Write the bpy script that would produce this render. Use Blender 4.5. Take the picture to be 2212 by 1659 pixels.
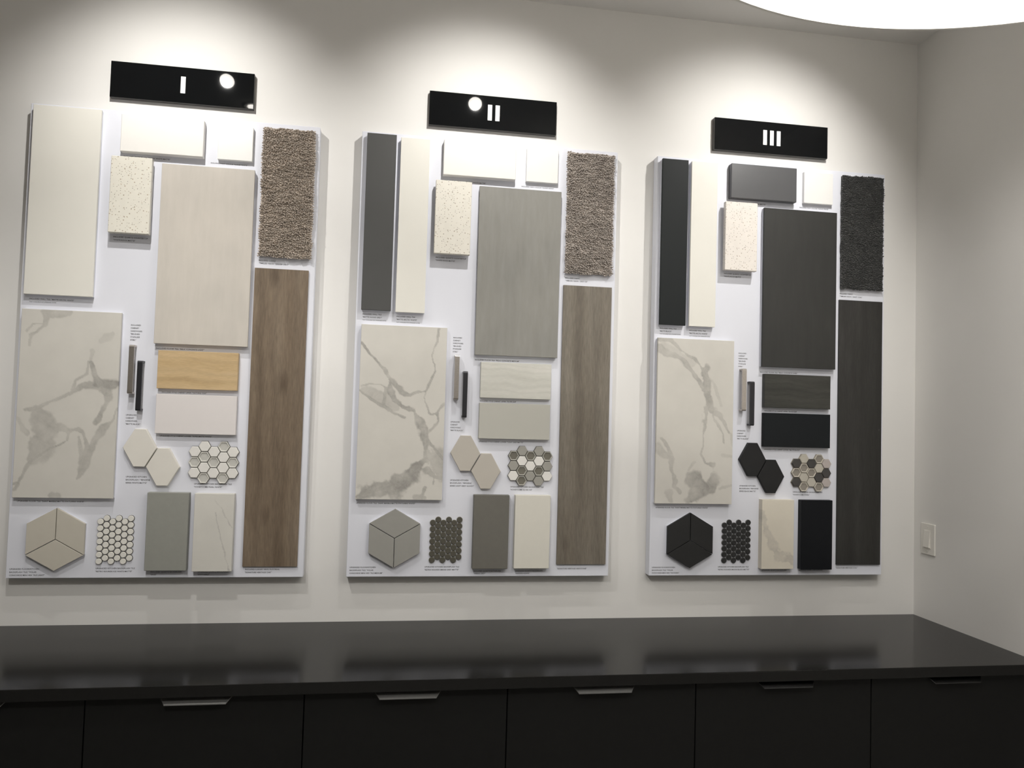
import bpy, bmesh, math, random
import numpy as np
from mathutils import Matrix, Vector

for o in list(bpy.data.objects):
    bpy.data.objects.remove(o, do_unlink=True)
scene = bpy.context.scene
COL = scene.collection

# ------------------------------------------------------------------ camera
ZB = 1.0588            # height of the boards' bottom edge above the floor
cam = bpy.data.cameras.new('camera')
cam.sensor_fit = 'HORIZONTAL'
cam.sensor_width = 36.0
cam.lens = 36.0 * 1700.0 / 2212.0
cam.clip_start = 0.02
cam_o = bpy.data.objects.new('camera', cam)
COL.objects.link(cam_o)
RT = Vector((0.98672168, -0.15989974, 0.02850265))
UP = Vector((-0.03471719, -0.03620668, 0.99874110))
FW = Vector((0.15866645, 0.98646903, 0.04127718))
m = Matrix((RT, UP, -FW)).transposed().to_4x4()
m.translation = Vector((1.16427, -2.77379, 0.55657 + ZB))
cam_o.matrix_world = m
scene.camera = cam_o

# ------------------------------------------------------------------ world, exposure
world = bpy.data.worlds.new('world')
scene.world = world
world.use_nodes = True
world.node_tree.nodes['Background'].inputs[0].default_value = (0.9, 0.93, 1.0, 1)
world.node_tree.nodes['Background'].inputs[1].default_value = 0.05
scene.view_settings.view_transform = 'Standard'
scene.view_settings.look = 'None'
scene.view_settings.gamma = 1.0
scene.view_settings.use_curve_mapping = False
scene.view_settings.exposure = -0.3

CEIL = 2.0740 + ZB
XR = 3.2006            # right wall
XL = -2.3
YF = -5.2
# ceiling spotlights: x, y, aim point on the wall, power, cone (deg), blend
SPOTS = [   # x, y, height above the boards' bottom edge (0: recessed in the ceiling), aim point, power, cone, blend
    (0.449, -0.745, 1.96, (0.46, 0.0, 1.34 + ZB), 45, 93, 1),
    (1.519, -0.745, 1.96, (1.48, 0.0, 1.34 + ZB), 45, 93, 1),
    (2.600, -0.745, 1.96, (2.50, 0.0, 1.34 + ZB), 45, 93, 1),
    (0.466, -1.315, 0, (0.466, -0.965, 0.0), 52, 112, 0.5),
    (2.5, -1.62, 0, (2.5, -1.270, 0.0), 52, 134, 0.5),
    (0.5, -2.85, 0, (0.5, -1.75, 0.0), 92, 112, 0.5),
    (2.65, -2.85, 0, (2.65, -1.75, 0.0), 92, 112, 0.5),
]
LIGHT_COLOR = (1.0, 0.978, 0.948)
PENDANT_EMISSION = 5.2

random.seed(7)
rng = np.random.default_rng(7)

# ------------------------------------------------------------------ helpers
def link(o, parent=None):
    COL.objects.link(o)
    if parent is not None:
        o.parent = parent
    return o

def tag(o, label=None, cat=None, group=None, kind=None):
    if label: o['label'] = label
    if cat: o['category'] = cat
    if group: o['group'] = group
    if kind: o['kind'] = kind
    return o

def empty(name, loc, parent=None):
    o = bpy.data.objects.new(name, None)
    o.empty_display_size = 0.05
    o.location = loc
    return link(o, parent)

def mesh_from(name, verts, faces, mats, face_mats=None, smooth=False):
    me = bpy.data.meshes.new(name)
    me.from_pydata([tuple(v) for v in verts], [], [tuple(f) for f in faces])
    for mt in (mats if isinstance(mats, (list, tuple)) else [mats]):
        me.materials.append(mt)
    if face_mats is not None:
        me.polygons.foreach_set('material_index', face_mats)
    if smooth:
        me.polygons.foreach_set('use_smooth', [True] * len(me.polygons))
    me.update()
    return me

def obj(name, me, loc=(0, 0, 0), parent=None):
    o = bpy.data.objects.new(name, me)
    o.location = loc
    return link(o, parent)

def bm_mesh(name, bm, mats):
    me = bpy.data.meshes.new(name)
    bmesh.ops.recalc_face_normals(bm, faces=bm.faces)
    bm.to_mesh(me)
    bm.free()
    for mt in (mats if isinstance(mats, (list, tuple)) else [mats]):
        me.materials.append(mt)
    return me

def box_mesh(name, x0, x1, y0, y1, z0, z1, mat, bevel=0.0, seg=1):
    bm = bmesh.new()
    r = bmesh.ops.create_cube(bm, size=1.0)
    for v in r['verts']:
        v.co = Vector(((x0 + x1) / 2 + v.co.x * (x1 - x0), (y0 + y1) / 2 + v.co.y * (y1 - y0), (z0 + z1) / 2 + v.co.z * (z1 - z0)))
    if bevel > 0:
        bmesh.ops.bevel(bm, geom=bm.edges[:], offset=bevel, segments=seg, profile=0.5, affect='EDGES')
    return bm_mesh(name, bm, mat)

def prism_mesh(name, pts, y0, y1, mat, bevel=0.0):
    """polygon in the x,z plane given counter-clockwise seen from the front; front face at y0 (nearer), back at y1"""
    bm = bmesh.new()
    fr = [bm.verts.new((x, y0, z)) for x, z in pts]
    bk = [bm.verts.new((x, y1, z)) for x, z in pts]
    n = len(pts)
    ff = bm.faces.new(fr)
    bm.faces.new(bk[::-1])
    for i in range(n):
        bm.faces.new((fr[i], bk[i], bk[(i + 1) % n], fr[(i + 1) % n]))
    if bevel > 0:
        bmesh.ops.bevel(bm, geom=list(ff.edges), offset=bevel, segments=1, profile=0.5, affect='EDGES')
    return bm_mesh(name, bm, mat)

# ------------------------------------------------------------------ materials
def new_mat(name):
    mt = bpy.data.materials.new(name)
    mt.use_nodes = True
    nt = mt.node_tree
    return mt, nt, nt.nodes['Principled BSDF']

def nd(nt, typ, **kw):
    n = nt.nodes.new(typ)
    for k, v in kw.items():
        setattr(n, k, v)
    return n

def coords(nt, scale=(1, 1, 1), loc=(0, 0, 0), rot=(0, 0, 0)):
    tc = nd(nt, 'ShaderNodeTexCoord')
    mp = nd(nt, 'ShaderNodeMapping')
    mp.inputs['Scale'].default_value = scale
    mp.inputs['Location'].default_value = loc
    mp.inputs['Rotation'].default_value = rot
    nt.links.new(tc.outputs['Object'], mp.inputs['Vector'])
    return mp.outputs['Vector']

def noise(nt, vec, scale, detail=3.0, rough=0.55, dist=0.0):
    n = nd(nt, 'ShaderNodeTexNoise')
    n.inputs['Scale'].default_value = scale
    n.inputs['Detail'].default_value = detail
    n.inputs['Roughness'].default_value = rough
    n.inputs['Distortion'].default_value = dist
    nt.links.new(vec, n.inputs['Vector'])
    return n.outputs['Fac']

def ramp(nt, fac, stops):
    r = nd(nt, 'ShaderNodeValToRGB')
    el = r.color_ramp.elements
    while len(el) < len(stops):
        el.new(0.5)
    for e, (p, c) in zip(el, stops):
        e.position = p
        e.color = (c[0], c[1], c[2], 1)
    nt.links.new(fac, r.inputs['Fac'])
    return r.outputs['Color']

def mix(nt, fac, a, b, mode='MIX'):
    n = nd(nt, 'ShaderNodeMix', data_type='RGBA', blend_type=mode)
    for sock, v in ((n.inputs[0], fac), (n.inputs[6], a), (n.inputs[7], b)):
        if hasattr(v, 'is_linked') or isinstance(v, bpy.types.NodeSocket):
            nt.links.new(v, sock)
        elif isinstance(v, (int, float)):
            sock.default_value = v
        else:
            sock.default_value = (v[0], v[1], v[2], 1)
    return n.outputs[2]

def bump(nt, p, height, strength=0.2, dist=0.001):
    b = nd(nt, 'ShaderNodeBump')
    b.inputs['Strength'].default_value = strength
    b.inputs['Distance'].default_value = dist
    nt.links.new(height, b.inputs['Height'])
    nt.links.new(b.outputs['Normal'], p.inputs['Normal'])

def plain(name, col, rough=0.5, var=0.03, nscale=30.0, metallic=0.0, spec=0.5, bump_s=0.0, bscale=400.0):
    mt, nt, p = new_mat(name)
    v = coords(nt)
    c1 = [max(0, c * (1 - var)) for c in col]
    c2 = [c * (1 + var) for c in col]
    nt.links.new(ramp(nt, noise(nt, v, nscale), [(0.3, c1), (0.7, c2)]), p.inputs['Base Color'])
    p.inputs['Roughness'].default_value = rough
    p.inputs['Metallic'].default_value = metallic
    p.inputs['Specular IOR Level'].default_value = spec
    if bump_s > 0:
        bump(nt, p, noise(nt, v, bscale, 2.0), bump_s, 0.0005)
    return mt

def streaked(name, c1, c2, stretch=(45, 45, 7), rough=0.55, spec=0.35, fine=None, seed=0.0):
    """tile with soft brushed streaks running along z"""
    mt, nt, p = new_mat(name)
    v = coords(nt, stretch, (seed, seed, seed))
    v2 = coords(nt, (6, 6, 4), (seed, 0, seed))
    f = noise(nt, v, 1.0, 5.0, 0.6)
    col = ramp(nt, f, [(0.25, c1), (0.75, c2)])
    g = ramp(nt, noise(nt, v2, 1.0, 3.0), [(0.3, (0.92, 0.92, 0.92)), (0.7, (1.06, 1.05, 1.04))])
    nt.links.new(mix(nt, 1.0, col, g, 'MULTIPLY'), p.inputs['Base Color'])
    p.inputs['Roughness'].default_value = rough
    p.inputs['Specular IOR Level'].default_value = spec
    return mt

def wood(name, dark, mid, light, axis='z', seed=0.0, rough=0.55, knots=True, contrast=1.0, cross=0.09):
    """long grain along the chosen axis, waving around a few knots"""
    mt, nt, p = new_mat(name)
    tc = nd(nt, 'ShaderNodeTexCoord')
    src = tc.outputs['Object']
    # gentle warping of the grain
    wn = nd(nt, 'ShaderNodeTexNoise')
    wn.inputs['Scale'].default_value = 5.0
    wn.inputs['Detail'].default_value = 2.0
    nt.links.new(src, wn.inputs['Vector'])
    ws = nd(nt, 'ShaderNodeVectorMath', operation='SCALE')
    ws.inputs['Scale'].default_value = 0.05
    nt.links.new(wn.outputs['Color'], ws.inputs[0])
    wa = nd(nt, 'ShaderNodeVectorMath', operation='ADD')
    nt.links.new(src, wa.inputs[0])
    nt.links.new(ws.outputs[0], wa.inputs[1])
    s_long, s_x = 2.2, 26.0
    sc = (s_x, s_x, s_long) if axis == 'z' else (s_long * 2, s_x * 2, s_x * 2)
    mp = nd(nt, 'ShaderNodeMapping')
    mp.inputs['Scale'].default_value = sc
    mp.inputs['Location'].default_value = (seed, seed * 0.37, seed * 1.7)
    nt.links.new(wa.outputs[0], mp.inputs['Vector'])
    broad = noise(nt, mp.outputs['Vector'], 0.55, 3.0, 0.55)
    rings = nd(nt, 'ShaderNodeTexWave', wave_type='BANDS', bands_direction='X' if axis == 'z' else 'Z')
    rings.inputs['Scale'].default_value = 0.22
    rings.inputs['Distortion'].default_value = 14.0
    rings.inputs['Detail'].default_value = 3.0
    rings.inputs['Detail Scale'].default_value = 0.6
    nt.links.new(mp.outputs['Vector'], rings.inputs['Vector'])
    mp2 = nd(nt, 'ShaderNodeMapping')
    mp2.inputs['Scale'].default_value = tuple(12 * s for s in sc)
    nt.links.new(src, mp2.inputs['Vector'])
    fine = noise(nt, mp2.outputs['Vector'], 0.9, 4.0, 0.7)
    base = ramp(nt, broad, [(0.28, dark), (0.5, mid), (0.74, light)])
    lo = 1 - 0.09 * contrast
    g = ramp(nt, rings.outputs['Fac'], [(0.05, (lo, lo, lo)), (0.6, (1.03, 1.03, 1.03))])
    lo2 = 1 - 0.30 * contrast
    g2 = ramp(nt, fine, [(0.3, (lo2, lo2, lo2)), (0.65, (1.05, 1.05, 1.05))])
    c = mix(nt, 1.0, mix(nt, 1.0, base, g, 'MULTIPLY'), g2, 'MULTIPLY')
    if knots:
        vk = coords(nt, (7.0, 7.0, 3.0) if axis == 'z' else (3, 7, 7), (seed * 2.3, 0, seed))
        vo = nd(nt, 'ShaderNodeTexVoronoi')
        vo.inputs['Scale'].default_value = 1.0
        nt.links.new(vk, vo.inputs['Vector'])
        kf = ramp(nt, vo.outputs['Distance'], [(0.03, (0.55, 0.52, 0.5)), (0.16, (1, 1, 1))])
        c = mix(nt, 0.8, c, kf, 'MULTIPLY')
    nt.links.new(c, p.inputs['Base Color'])
    p.inputs['Roughness'].default_value = rough
    p.inputs['Specular IOR Level'].default_value = 0.35
    bump(nt, p, fine, 0.12, 0.0006)
    return mt

def marble(name, base, vein):
    mt, nt, p = new_mat(name)
    at = nd(nt, 'ShaderNodeAttribute', attribute_name='vein')
    v = coords(nt)
    n1 = noise(nt, v, 55.0, 6.0, 0.65, 0.6)
    w = ramp(nt, n1, [(0.25, (0.65, 0.65, 0.65)), (0.7, (1.1, 1.1, 1.1))])
    f = nd(nt, 'ShaderNodeMath', operation='MULTIPLY', use_clamp=True)
    nt.links.new(at.outputs['Fac'], f.inputs[0])
    nt.links.new(w, f.inputs[1])
    b = ramp(nt, noise(nt, v, 9.0, 4.0), [(0.3, [c * 0.96 for c in base]), (0.7, [c * 1.03 for c in base])])
    nt.links.new(mix(nt, f.outputs[0], b, vein), p.inputs['Base Color'])
    p.inputs['Roughness'].default_value = 0.45
    p.inputs['Specular IOR Level'].default_value = 0.35
    return mt

def quartz(name, base, fleck):
    mt, nt, p = new_mat(name)
    v = coords(nt)
    col = None
    b = ramp(nt, noise(nt, v, 40.0), [(0.3, [c * 0.97 for c in base]), (0.7, [c * 1.02 for c in base])])
    col = b
    for sc, th, k, seed in ((95.0, 0.20, 0.55, 0.0), (190.0, 0.23, 0.42, 3.1)):
        vo = nd(nt, 'ShaderNodeTexVoronoi')
        vo.inputs['Scale'].default_value = sc
        nt.links.new(coords(nt, (1, 1, 1), (seed, seed, seed)), vo.inputs['Vector'])
        inside = nd(nt, 'ShaderNodeMath', operation='LESS_THAN')
        inside.inputs[1].default_value = th
        nt.links.new(vo.outputs['Distance'], inside.inputs[0])
        sel = nd(nt, 'ShaderNodeSeparateColor')
        nt.links.new(vo.outputs['Color'], sel.inputs[0])
        pick = nd(nt, 'ShaderNodeMath', operation='LESS_THAN')
        pick.inputs[1].default_value = k
        nt.links.new(sel.outputs[0], pick.inputs[0])
        both = nd(nt, 'ShaderNodeMath', operation='MULTIPLY')
        nt.links.new(inside.outputs[0], both.inputs[0])
        nt.links.new(pick.outputs[0], both.inputs[1])
        fc = ramp(nt, sel.outputs[1], [(0.1, [c * 0.6 for c in fleck]), (0.9, [c * 1.6 for c in fleck])])
        col = mix(nt, both.outputs[0], col, fc)
    nt.links.new(col, p.inputs['Base Color'])
    p.inputs['Roughness'].default_value = 0.4
    return mt

def carpet_mat(name, c1, c2):
    mt, nt, p = new_mat(name)
    v = coords(nt)
    f = noise(nt, v, 420.0, 3.0, 0.7)
    f2 = noise(nt, v, 25.0, 3.0, 0.6)
    a = ramp(nt, f, [(0.3, c1), (0.7, c2)])
    g = ramp(nt, f2, [(0.3, (0.88, 0.88, 0.88)), (0.7, (1.1, 1.1, 1.1))])
    nt.links.new(mix(nt, 1.0, a, g, 'MULTIPLY'), p.inputs['Base Color'])
    p.inputs['Roughness'].default_value = 0.95
    p.inputs['Specular IOR Level'].default_value = 0.1
    return mt

def emitter(name, col, strength):
    mt, nt, p = new_mat(name)
    p.inputs['Base Color'].default_value = (0.8, 0.8, 0.8, 1)
    p.inputs['Emission Color'].default_value = (*col, 1)
    p.inputs['Emission Strength'].default_value = strength
    return mt

M = {}
M['wall'] = plain('wall_paint', (0.76, 0.745, 0.715), 0.85, 0.012, 3.0, spec=0.2, bump_s=0.05, bscale=300)
M['ceiling'] = plain('ceiling_paint', (0.76, 0.745, 0.72), 0.9, 0.012, 3.0, spec=0.2)
M['floor'] = wood('floor_wood', (0.45, 0.435, 0.415), (0.51, 0.495, 0.47), (0.56, 0.545, 0.52), 'x', 4.0, knots=False)
M['board'] = plain('board_laminate', (0.735, 0.745, 0.80), 0.6, 0.01, 4.0, spec=0.3)
M['ink'] = plain('caption_ink', (0.12, 0.12, 0.125), 0.8, 0.02, spec=0.2)
M['sign'] = plain('sign_acrylic', (0.0035, 0.004, 0.0045), 0.025, 0.05, 20.0, spec=0.28)
M['sign_side'] = plain('sign_edge', (0.05, 0.048, 0.045), 0.4, 0.05)
M['sign_white'] = plain('sign_numeral', (0.88, 0.88, 0.86), 0.5, 0.01)
M['white_tile'] = plain('white_tile_glaze', (0.76, 0.74, 0.675), 0.5, 0.012, 8.0, spec=0.35)
M['white_slab'] = plain('white_slab', (0.80, 0.78, 0.74), 0.5, 0.01, 8.0, spec=0.3)
M['charcoal_slab'] = plain('charcoal_slab', (0.075, 0.075, 0.078), 0.42, 0.03, 12.0, spec=0.5)
M['small_white'] = plain('white_gloss_tile', (0.80, 0.79, 0.76), 0.4, 0.01, 8.0)
M['grey_tall'] = plain('grey_tile_glaze', (0.068, 0.068, 0.065), 0.55, 0.03, 8.0, spec=0.4)
M['black_tall'] = plain('black_tile_glaze', (0.011, 0.0135, 0.0135), 0.55, 0.05, 8.0, spec=0.2)
M['big_light'] = streaked('light_concrete_tile', (0.545, 0.51, 0.455), (0.595, 0.555, 0.50), seed=1.0)
M['big_grey'] = streaked('grey_concrete_tile', (0.235, 0.23, 0.208), (0.28, 0.275, 0.252), seed=2.0)
M['big_dark'] = streaked('charcoal_concrete_tile', (0.027, 0.027, 0.025), (0.035, 0.035, 0.032), seed=3.0)
M['quartz_a'] = quartz('speckled_quartz', (0.77, 0.74, 0.65), (0.40, 0.34, 0.26))
M['quartz_b'] = quartz('speckled_quartz_cream', (0.77, 0.735, 0.65), (0.38, 0.33, 0.26))
M['quartz_c'] = quartz('speckled_quartz_pale', (0.77, 0.72, 0.66), (0.42, 0.36, 0.30))
M['carpet_a'] = carpet_mat('taupe_carpet', (0.35, 0.30, 0.255), (0.64, 0.565, 0.49))
M['carpet_b'] = carpet_mat('greige_carpet', (0.33, 0.295, 0.265), (0.60, 0.54, 0.49))
M['carpet_c'] = carpet_mat('charcoal_carpet', (0.075, 0.075, 0.074), (0.155, 0.155, 0.15))
M['plank_a'] = wood('brown_oak_plank', (0.155, 0.113, 0.075), (0.205, 0.155, 0.107), (0.25, 0.198, 0.145), 'z', 1.0)
M['plank_b'] = wood('grey_oak_plank', (0.155, 0.132, 0.102), (0.195, 0.17, 0.135), (0.235, 0.21, 0.17), 'z', 2.6)
M['plank_c'] = wood('charcoal_oak_plank', (0.026, 0.025, 0.022), (0.033, 0.032, 0.029), (0.045, 0.043, 0.040), 'z', 5.2, contrast=0.8)
M['marble'] = marble('veined_marble_tile', (0.62, 0.597, 0.545), (0.30, 0.287, 0.262))
M['marble_small'] = marble('veined_white_slab', (0.70, 0.65, 0.55), (0.46, 0.43, 0.38))
M['marble_pale'] = marble('faintly_veined_slab', (0.66, 0.64, 0.585), (0.40, 0.38, 0.36))
M['oak'] = wood('natural_oak', (0.50, 0.355, 0.185), (0.565, 0.41, 0.225), (0.61, 0.455, 0.265), 'x', 3.3, knots=False, contrast=0.45)
M['matte_white'] = plain('matte_white_finish', (0.74, 0.70, 0.68), 0.6, 0.008, 6.0, spec=0.25)
M['pale_wood'] = wood('pale_wood_finish', (0.54, 0.53, 0.475), (0.58, 0.57, 0.515), (0.62, 0.60, 0.55), 'x', 6.3, knots=False, contrast=0.22)
M['pale_grey'] = plain('pale_grey_finish', (0.485, 0.475, 0.425), 0.6, 0.012, 8.0, spec=0.25)
M['dark_wood'] = wood('dark_wood_finish', (0.034, 0.035, 0.029), (0.044, 0.044, 0.037), (0.058, 0.057, 0.049), 'x', 8.1, knots=False, contrast=0.7)
M['matte_black'] = plain('matte_black_finish', (0.0095, 0.0115, 0.013), 0.65, 0.05, 8.0, spec=0.2)
M['sage_grey'] = plain('sage_grey_slab', (0.30, 0.302, 0.27), 0.55, 0.025, 60.0, spec=0.3)
M['taupe_grey'] = plain('taupe_grey_slab', (0.155, 0.148, 0.128), 0.55, 0.03, 60.0, spec=0.3)
M['cream_white'] = plain('cream_white_slab', (0.70, 0.675, 0.60), 0.5, 0.012, 40.0, spec=0.3)
M['black_slab'] = plain('black_slab', (0.0055, 0.0065, 0.0085), 0.5, 0.06, 40.0, spec=0.2)
M['steel'] = plain('brushed_steel', (0.50, 0.46, 0.42), 0.32, 0.05, 200.0, metallic=1.0)
M['black_metal'] = plain('black_metal', (0.014, 0.014, 0.017), 0.38, 0.05, 100.0, spec=0.5)
M['hex_white'] = plain('white_hex_tile', (0.74, 0.71, 0.645), 0.5, 0.015, 20.0, spec=0.35)
M['hex_beige'] = plain('beige_hex_tile', (0.50, 0.465, 0.41), 0.5, 0.015, 20.0, spec=0.35)
M['hex_black'] = plain('black_hex_tile', (0.0155, 0.0155, 0.0155), 0.6, 0.05, 20.0, spec=0.3)
M['rh_beige'] = plain('beige_rhombus_tile', (0.55, 0.515, 0.44), 0.55, 0.015, 30.0, spec=0.3)
M['rh_grey'] = plain('grey_rhombus_tile', (0.32, 0.313, 0.285), 0.55, 0.02, 30.0, spec=0.3)
M['rh_black'] = plain('black_rhombus_tile', (0.021, 0.021, 0.0205), 0.6, 0.05, 30.0, spec=0.3)
M['joint_dark'] = plain('dark_joint', (0.055, 0.047, 0.033), 0.9, 0.05)
M['joint_tan'] = plain('tan_joint', (0.22, 0.205, 0.155), 0.9, 0.05)
M['joint_beige'] = plain('beige_joint', (0.30, 0.275, 0.22), 0.9, 0.05)
M['joint_grey'] = plain('grey_joint', (0.20, 0.20, 0.19), 0.9, 0.05)
M['mos_white'] = plain('mosaic_white', (0.80, 0.78, 0.735), 0.25, 0.012, 30.0)
M['mos_pearl'] = plain('mosaic_pearl_glass', (0.55, 0.54, 0.50), 0.15, 0.02, 30.0)
M['mos_pearl_rim'] = plain('mosaic_pearl_rim', (0.68, 0.665, 0.615), 0.15, 0.02, 30.0)
M['mos_grey'] = plain('mosaic_grey', (0.34, 0.33, 0.295), 0.35, 0.02, 30.0)
M['mos_smoke'] = plain('mosaic_smoke_glass', (0.17, 0.16, 0.132), 0.12, 0.05, 40.0)
M['mos_smoke_rim'] = plain('mosaic_smoke_rim', (0.43, 0.42, 0.375), 0.12, 0.02, 40.0)
M['mos_beige'] = plain('mosaic_beige', (0.47, 0.44, 0.375), 0.35, 0.02, 30.0)
M['mos_pink'] = plain('mosaic_rose_grey', (0.455, 0.405, 0.38), 0.35, 0.02, 30.0)
M['mos_taupe'] = plain('mosaic_taupe_glass', (0.25, 0.228, 0.195), 0.15, 0.04, 40.0)
M['mos_taupe_rim'] = plain('mosaic_taupe_rim', (0.56, 0.52, 0.45), 0.15, 0.02, 40.0)
M['mos_dark'] = plain('mosaic_charcoal', (0.056, 0.053, 0.05), 0.35, 0.05, 30.0)
M['penny_white'] = plain('penny_white', (0.80, 0.78, 0.715), 0.4, 0.015, 30.0)
M['penny_smoke'] = plain('penny_smoke', (0.082, 0.076, 0.058), 0.45, 0.06, 30.0)
M['penny_black'] = plain('penny_black', (0.016, 0.016, 0.016), 0.5, 0.06, 30.0)
M['counter'] = plain('charcoal_worktop', (0.0105, 0.0102, 0.0095), 0.13, 0.06, 90.0, spec=0.14)
M['cabinet'] = plain('charcoal_cabinet_front', (0.009, 0.009, 0.0085), 0.6, 0.06, 60.0, spec=0.12)
M['carcass'] = plain('charcoal_carcass', (0.02, 0.02, 0.019), 0.7, 0.05, 30.0, spec=0.2)
M['aluminium'] = plain('brushed_aluminium', (0.105, 0.103, 0.098), 0.45, 0.05, 150.0, metallic=0.6)
M['unlit_pull'] = plain('unlit_metal_pull', (0.05, 0.05, 0.05), 0.35, 0.05, 150.0, metallic=1.0)  # same kind of tab pull; its missing reflection is put into a darker colour
M['plastic'] = plain('switch_plastic', (0.74, 0.715, 0.66), 0.4, 0.01, 30.0)
M['lamp_glow'] = emitter('spot_lens_glow', (1.0, 0.95, 0.88), 48.0)
M['trim_white'] = plain('lamp_trim', (0.75, 0.74, 0.71), 0.5, 0.01, 30.0)
M['pendant_glow'] = emitter('pendant_diffuser_glow', (1.0, 0.97, 0.93), PENDANT_EMISSION)
M['shade'] = plain('pendant_fabric', (0.72, 0.70, 0.66), 0.8, 0.02, 300.0)

# ------------------------------------------------------------------ room shell
def shell(name, *a):
    o = obj(name, box_mesh(name, *a))
    o['kind'] = 'structure'
    return o
W_ = 0.12
shell('wall_back', XL - W_, XR + W_, 0.0, W_, 0, CEIL, M['wall'])
shell('wall_right', XR, XR + W_, YF - W_, 0.0, 0, CEIL, M['wall'])
shell('wall_left', XL - W_, XL, YF - W_, 0.0, 0, CEIL, M['wall'])
shell('wall_front', XL, XR, YF - W_, YF, 0, CEIL, M['wall'])
shell('floor', XL - W_, XR + W_, YF - W_, W_, -W_, 0, M['floor'])
shell('ceiling', XL - W_, XR + W_, YF - W_, W_, CEIL, CEIL + W_, M['ceiling'])

# ------------------------------------------------------------------ ceiling lamps
def disc_bm(bm, r, z, n=40, flip=False):
    vs = [bm.verts.new((r * math.cos(2 * math.pi * i / n), r * math.sin(2 * math.pi * i / n), z)) for i in range(n)]
    bm.faces.new(vs[::-1] if not flip else vs)
    return vs

def ring_mesh(name, r0, r1, z0, z1, mat, n=48):
    """ring of rectangular section between radii r0 and r1"""
    bm = bmesh.new()
    L = []
    for r, z in ((r0, z0), (r1, z0), (r1, z1), (r0, z1)):
        L.append([bm.verts.new((r * math.cos(2 * math.pi * i / n), r * math.sin(2 * math.pi * i / n), z)) for i in range(n)])
    for k in range(4):
        A, B = L[k], L[(k + 1) % 4]
        for i in range(n):
            bm.faces.new((A[i], A[(i + 1) % n], B[(i + 1) % n], B[i]))
    return bm_mesh(name, bm, mat)

def cyl_mesh(name, r, z0, z1, mat, n=32, r2=None):
    r2 = r if r2 is None else r2
    bm = bmesh.new()
    a = [bm.verts.new((r * math.cos(2 * math.pi * i / n), r * math.sin(2 * math.pi * i / n), z0)) for i in range(n)]
    b = [bm.verts.new((r2 * math.cos(2 * math.pi * i / n), r2 * math.sin(2 * math.pi * i / n), z1)) for i in range(n)]
    bm.faces.new(a[::-1]); bm.faces.new(b)
    for i in range(n):
        bm.faces.new((a[i], a[(i + 1) % n], b[(i + 1) % n], b[i]))
    return bm_mesh(name, bm, mat)

trim_me = ring_mesh('trim', 0.034, 0.048, -0.006, 0.0, M['trim_white'])
lens_me = cyl_mesh('lens', 0.0300, 0.0, 0.003, M['lamp_glow'])
head_me = ring_mesh('head', 0.0305, 0.036, -0.004, 0.085, M['trim_white'])
cap_me = cyl_mesh('head_cap', 0.036, 0.085, 0.09, M['trim_white'])
dome_bm = bmesh.new()
bmesh.ops.create_uvsphere(dome_bm, u_segments=24, v_segments=12, radius=0.0300)
bmesh.ops.delete(dome_bm, geom=[v for v in dome_bm.verts if v.co.z > 0.001], context='VERTS')
dome_me = bm_mesh('lens_dome', dome_bm, M['lamp_glow'])
canopy_me = cyl_mesh('ceiling_plate', 0.045, -0.018, 0.0, M['trim_white'])
spot_where = ['nearest the wall above board I', 'nearest the wall above board II', 'nearest the wall above board III',
              'second out from the wall above board I', 'second out from the wall beside the drum pendant',
              'furthest from the wall on the left', 'furthest from the wall on the right']
for (x, y, hz, aim, power, cone, blend), wh in zip(SPOTS, spot_where):
    zl = hz + ZB if hz else CEIL - 0.03
    e = empty('ceiling_spotlight', (x, y, CEIL))
    tag(e, ('small hanging spotlight head ' if hz else 'small round recessed ceiling spotlight ') + wh, 'spotlight', 'ceiling spotlights')
    d = Vector(aim) - Vector((x, y, zl))
    q = (-d).to_track_quat('Z', 'Y').to_euler()
    if hz:
        obj('ceiling_plate', canopy_me, (0, 0, 0), e)
        obj('stem', cyl_mesh('stem', 0.006, zl - CEIL + 0.05, -0.018, M['trim_white'], 12), (0, 0.0, 0), e)
        # the head swivels towards the wall; its lens is the glowing disc
        h = obj('head', head_me, (0, 0, zl - CEIL), e); h.rotation_euler = q
        c_ = obj('head_cap', cap_me, (0, 0, zl - CEIL), e); c_.rotation_euler = q
        l_ = obj('lens', lens_me, (0, 0, zl - CEIL), e); l_.rotation_euler = q
        lp = Vector((0, 0, zl - CEIL)) + d.normalized() * 0.024
    else:
        obj('trim', trim_me, (0, 0, 0), e)
        obj('lens', dome_me, (0, 0, 0), e)
        lp = Vector((0, 0, -0.052))
    ld = bpy.data.lights.new('spot_beam', 'SPOT')
    ld.energy = power
    ld.color = LIGHT_COLOR
    ld.spot_size = math.radians(cone)
    ld.spot_blend = blend
    ld.shadow_soft_size = 0.018
    lo = bpy.data.objects.new('spot_beam', ld)
    lo.location = lp
    lo.rotation_euler = d.to_track_quat('-Z', 'Y').to_euler()
    link(lo, e)

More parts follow.
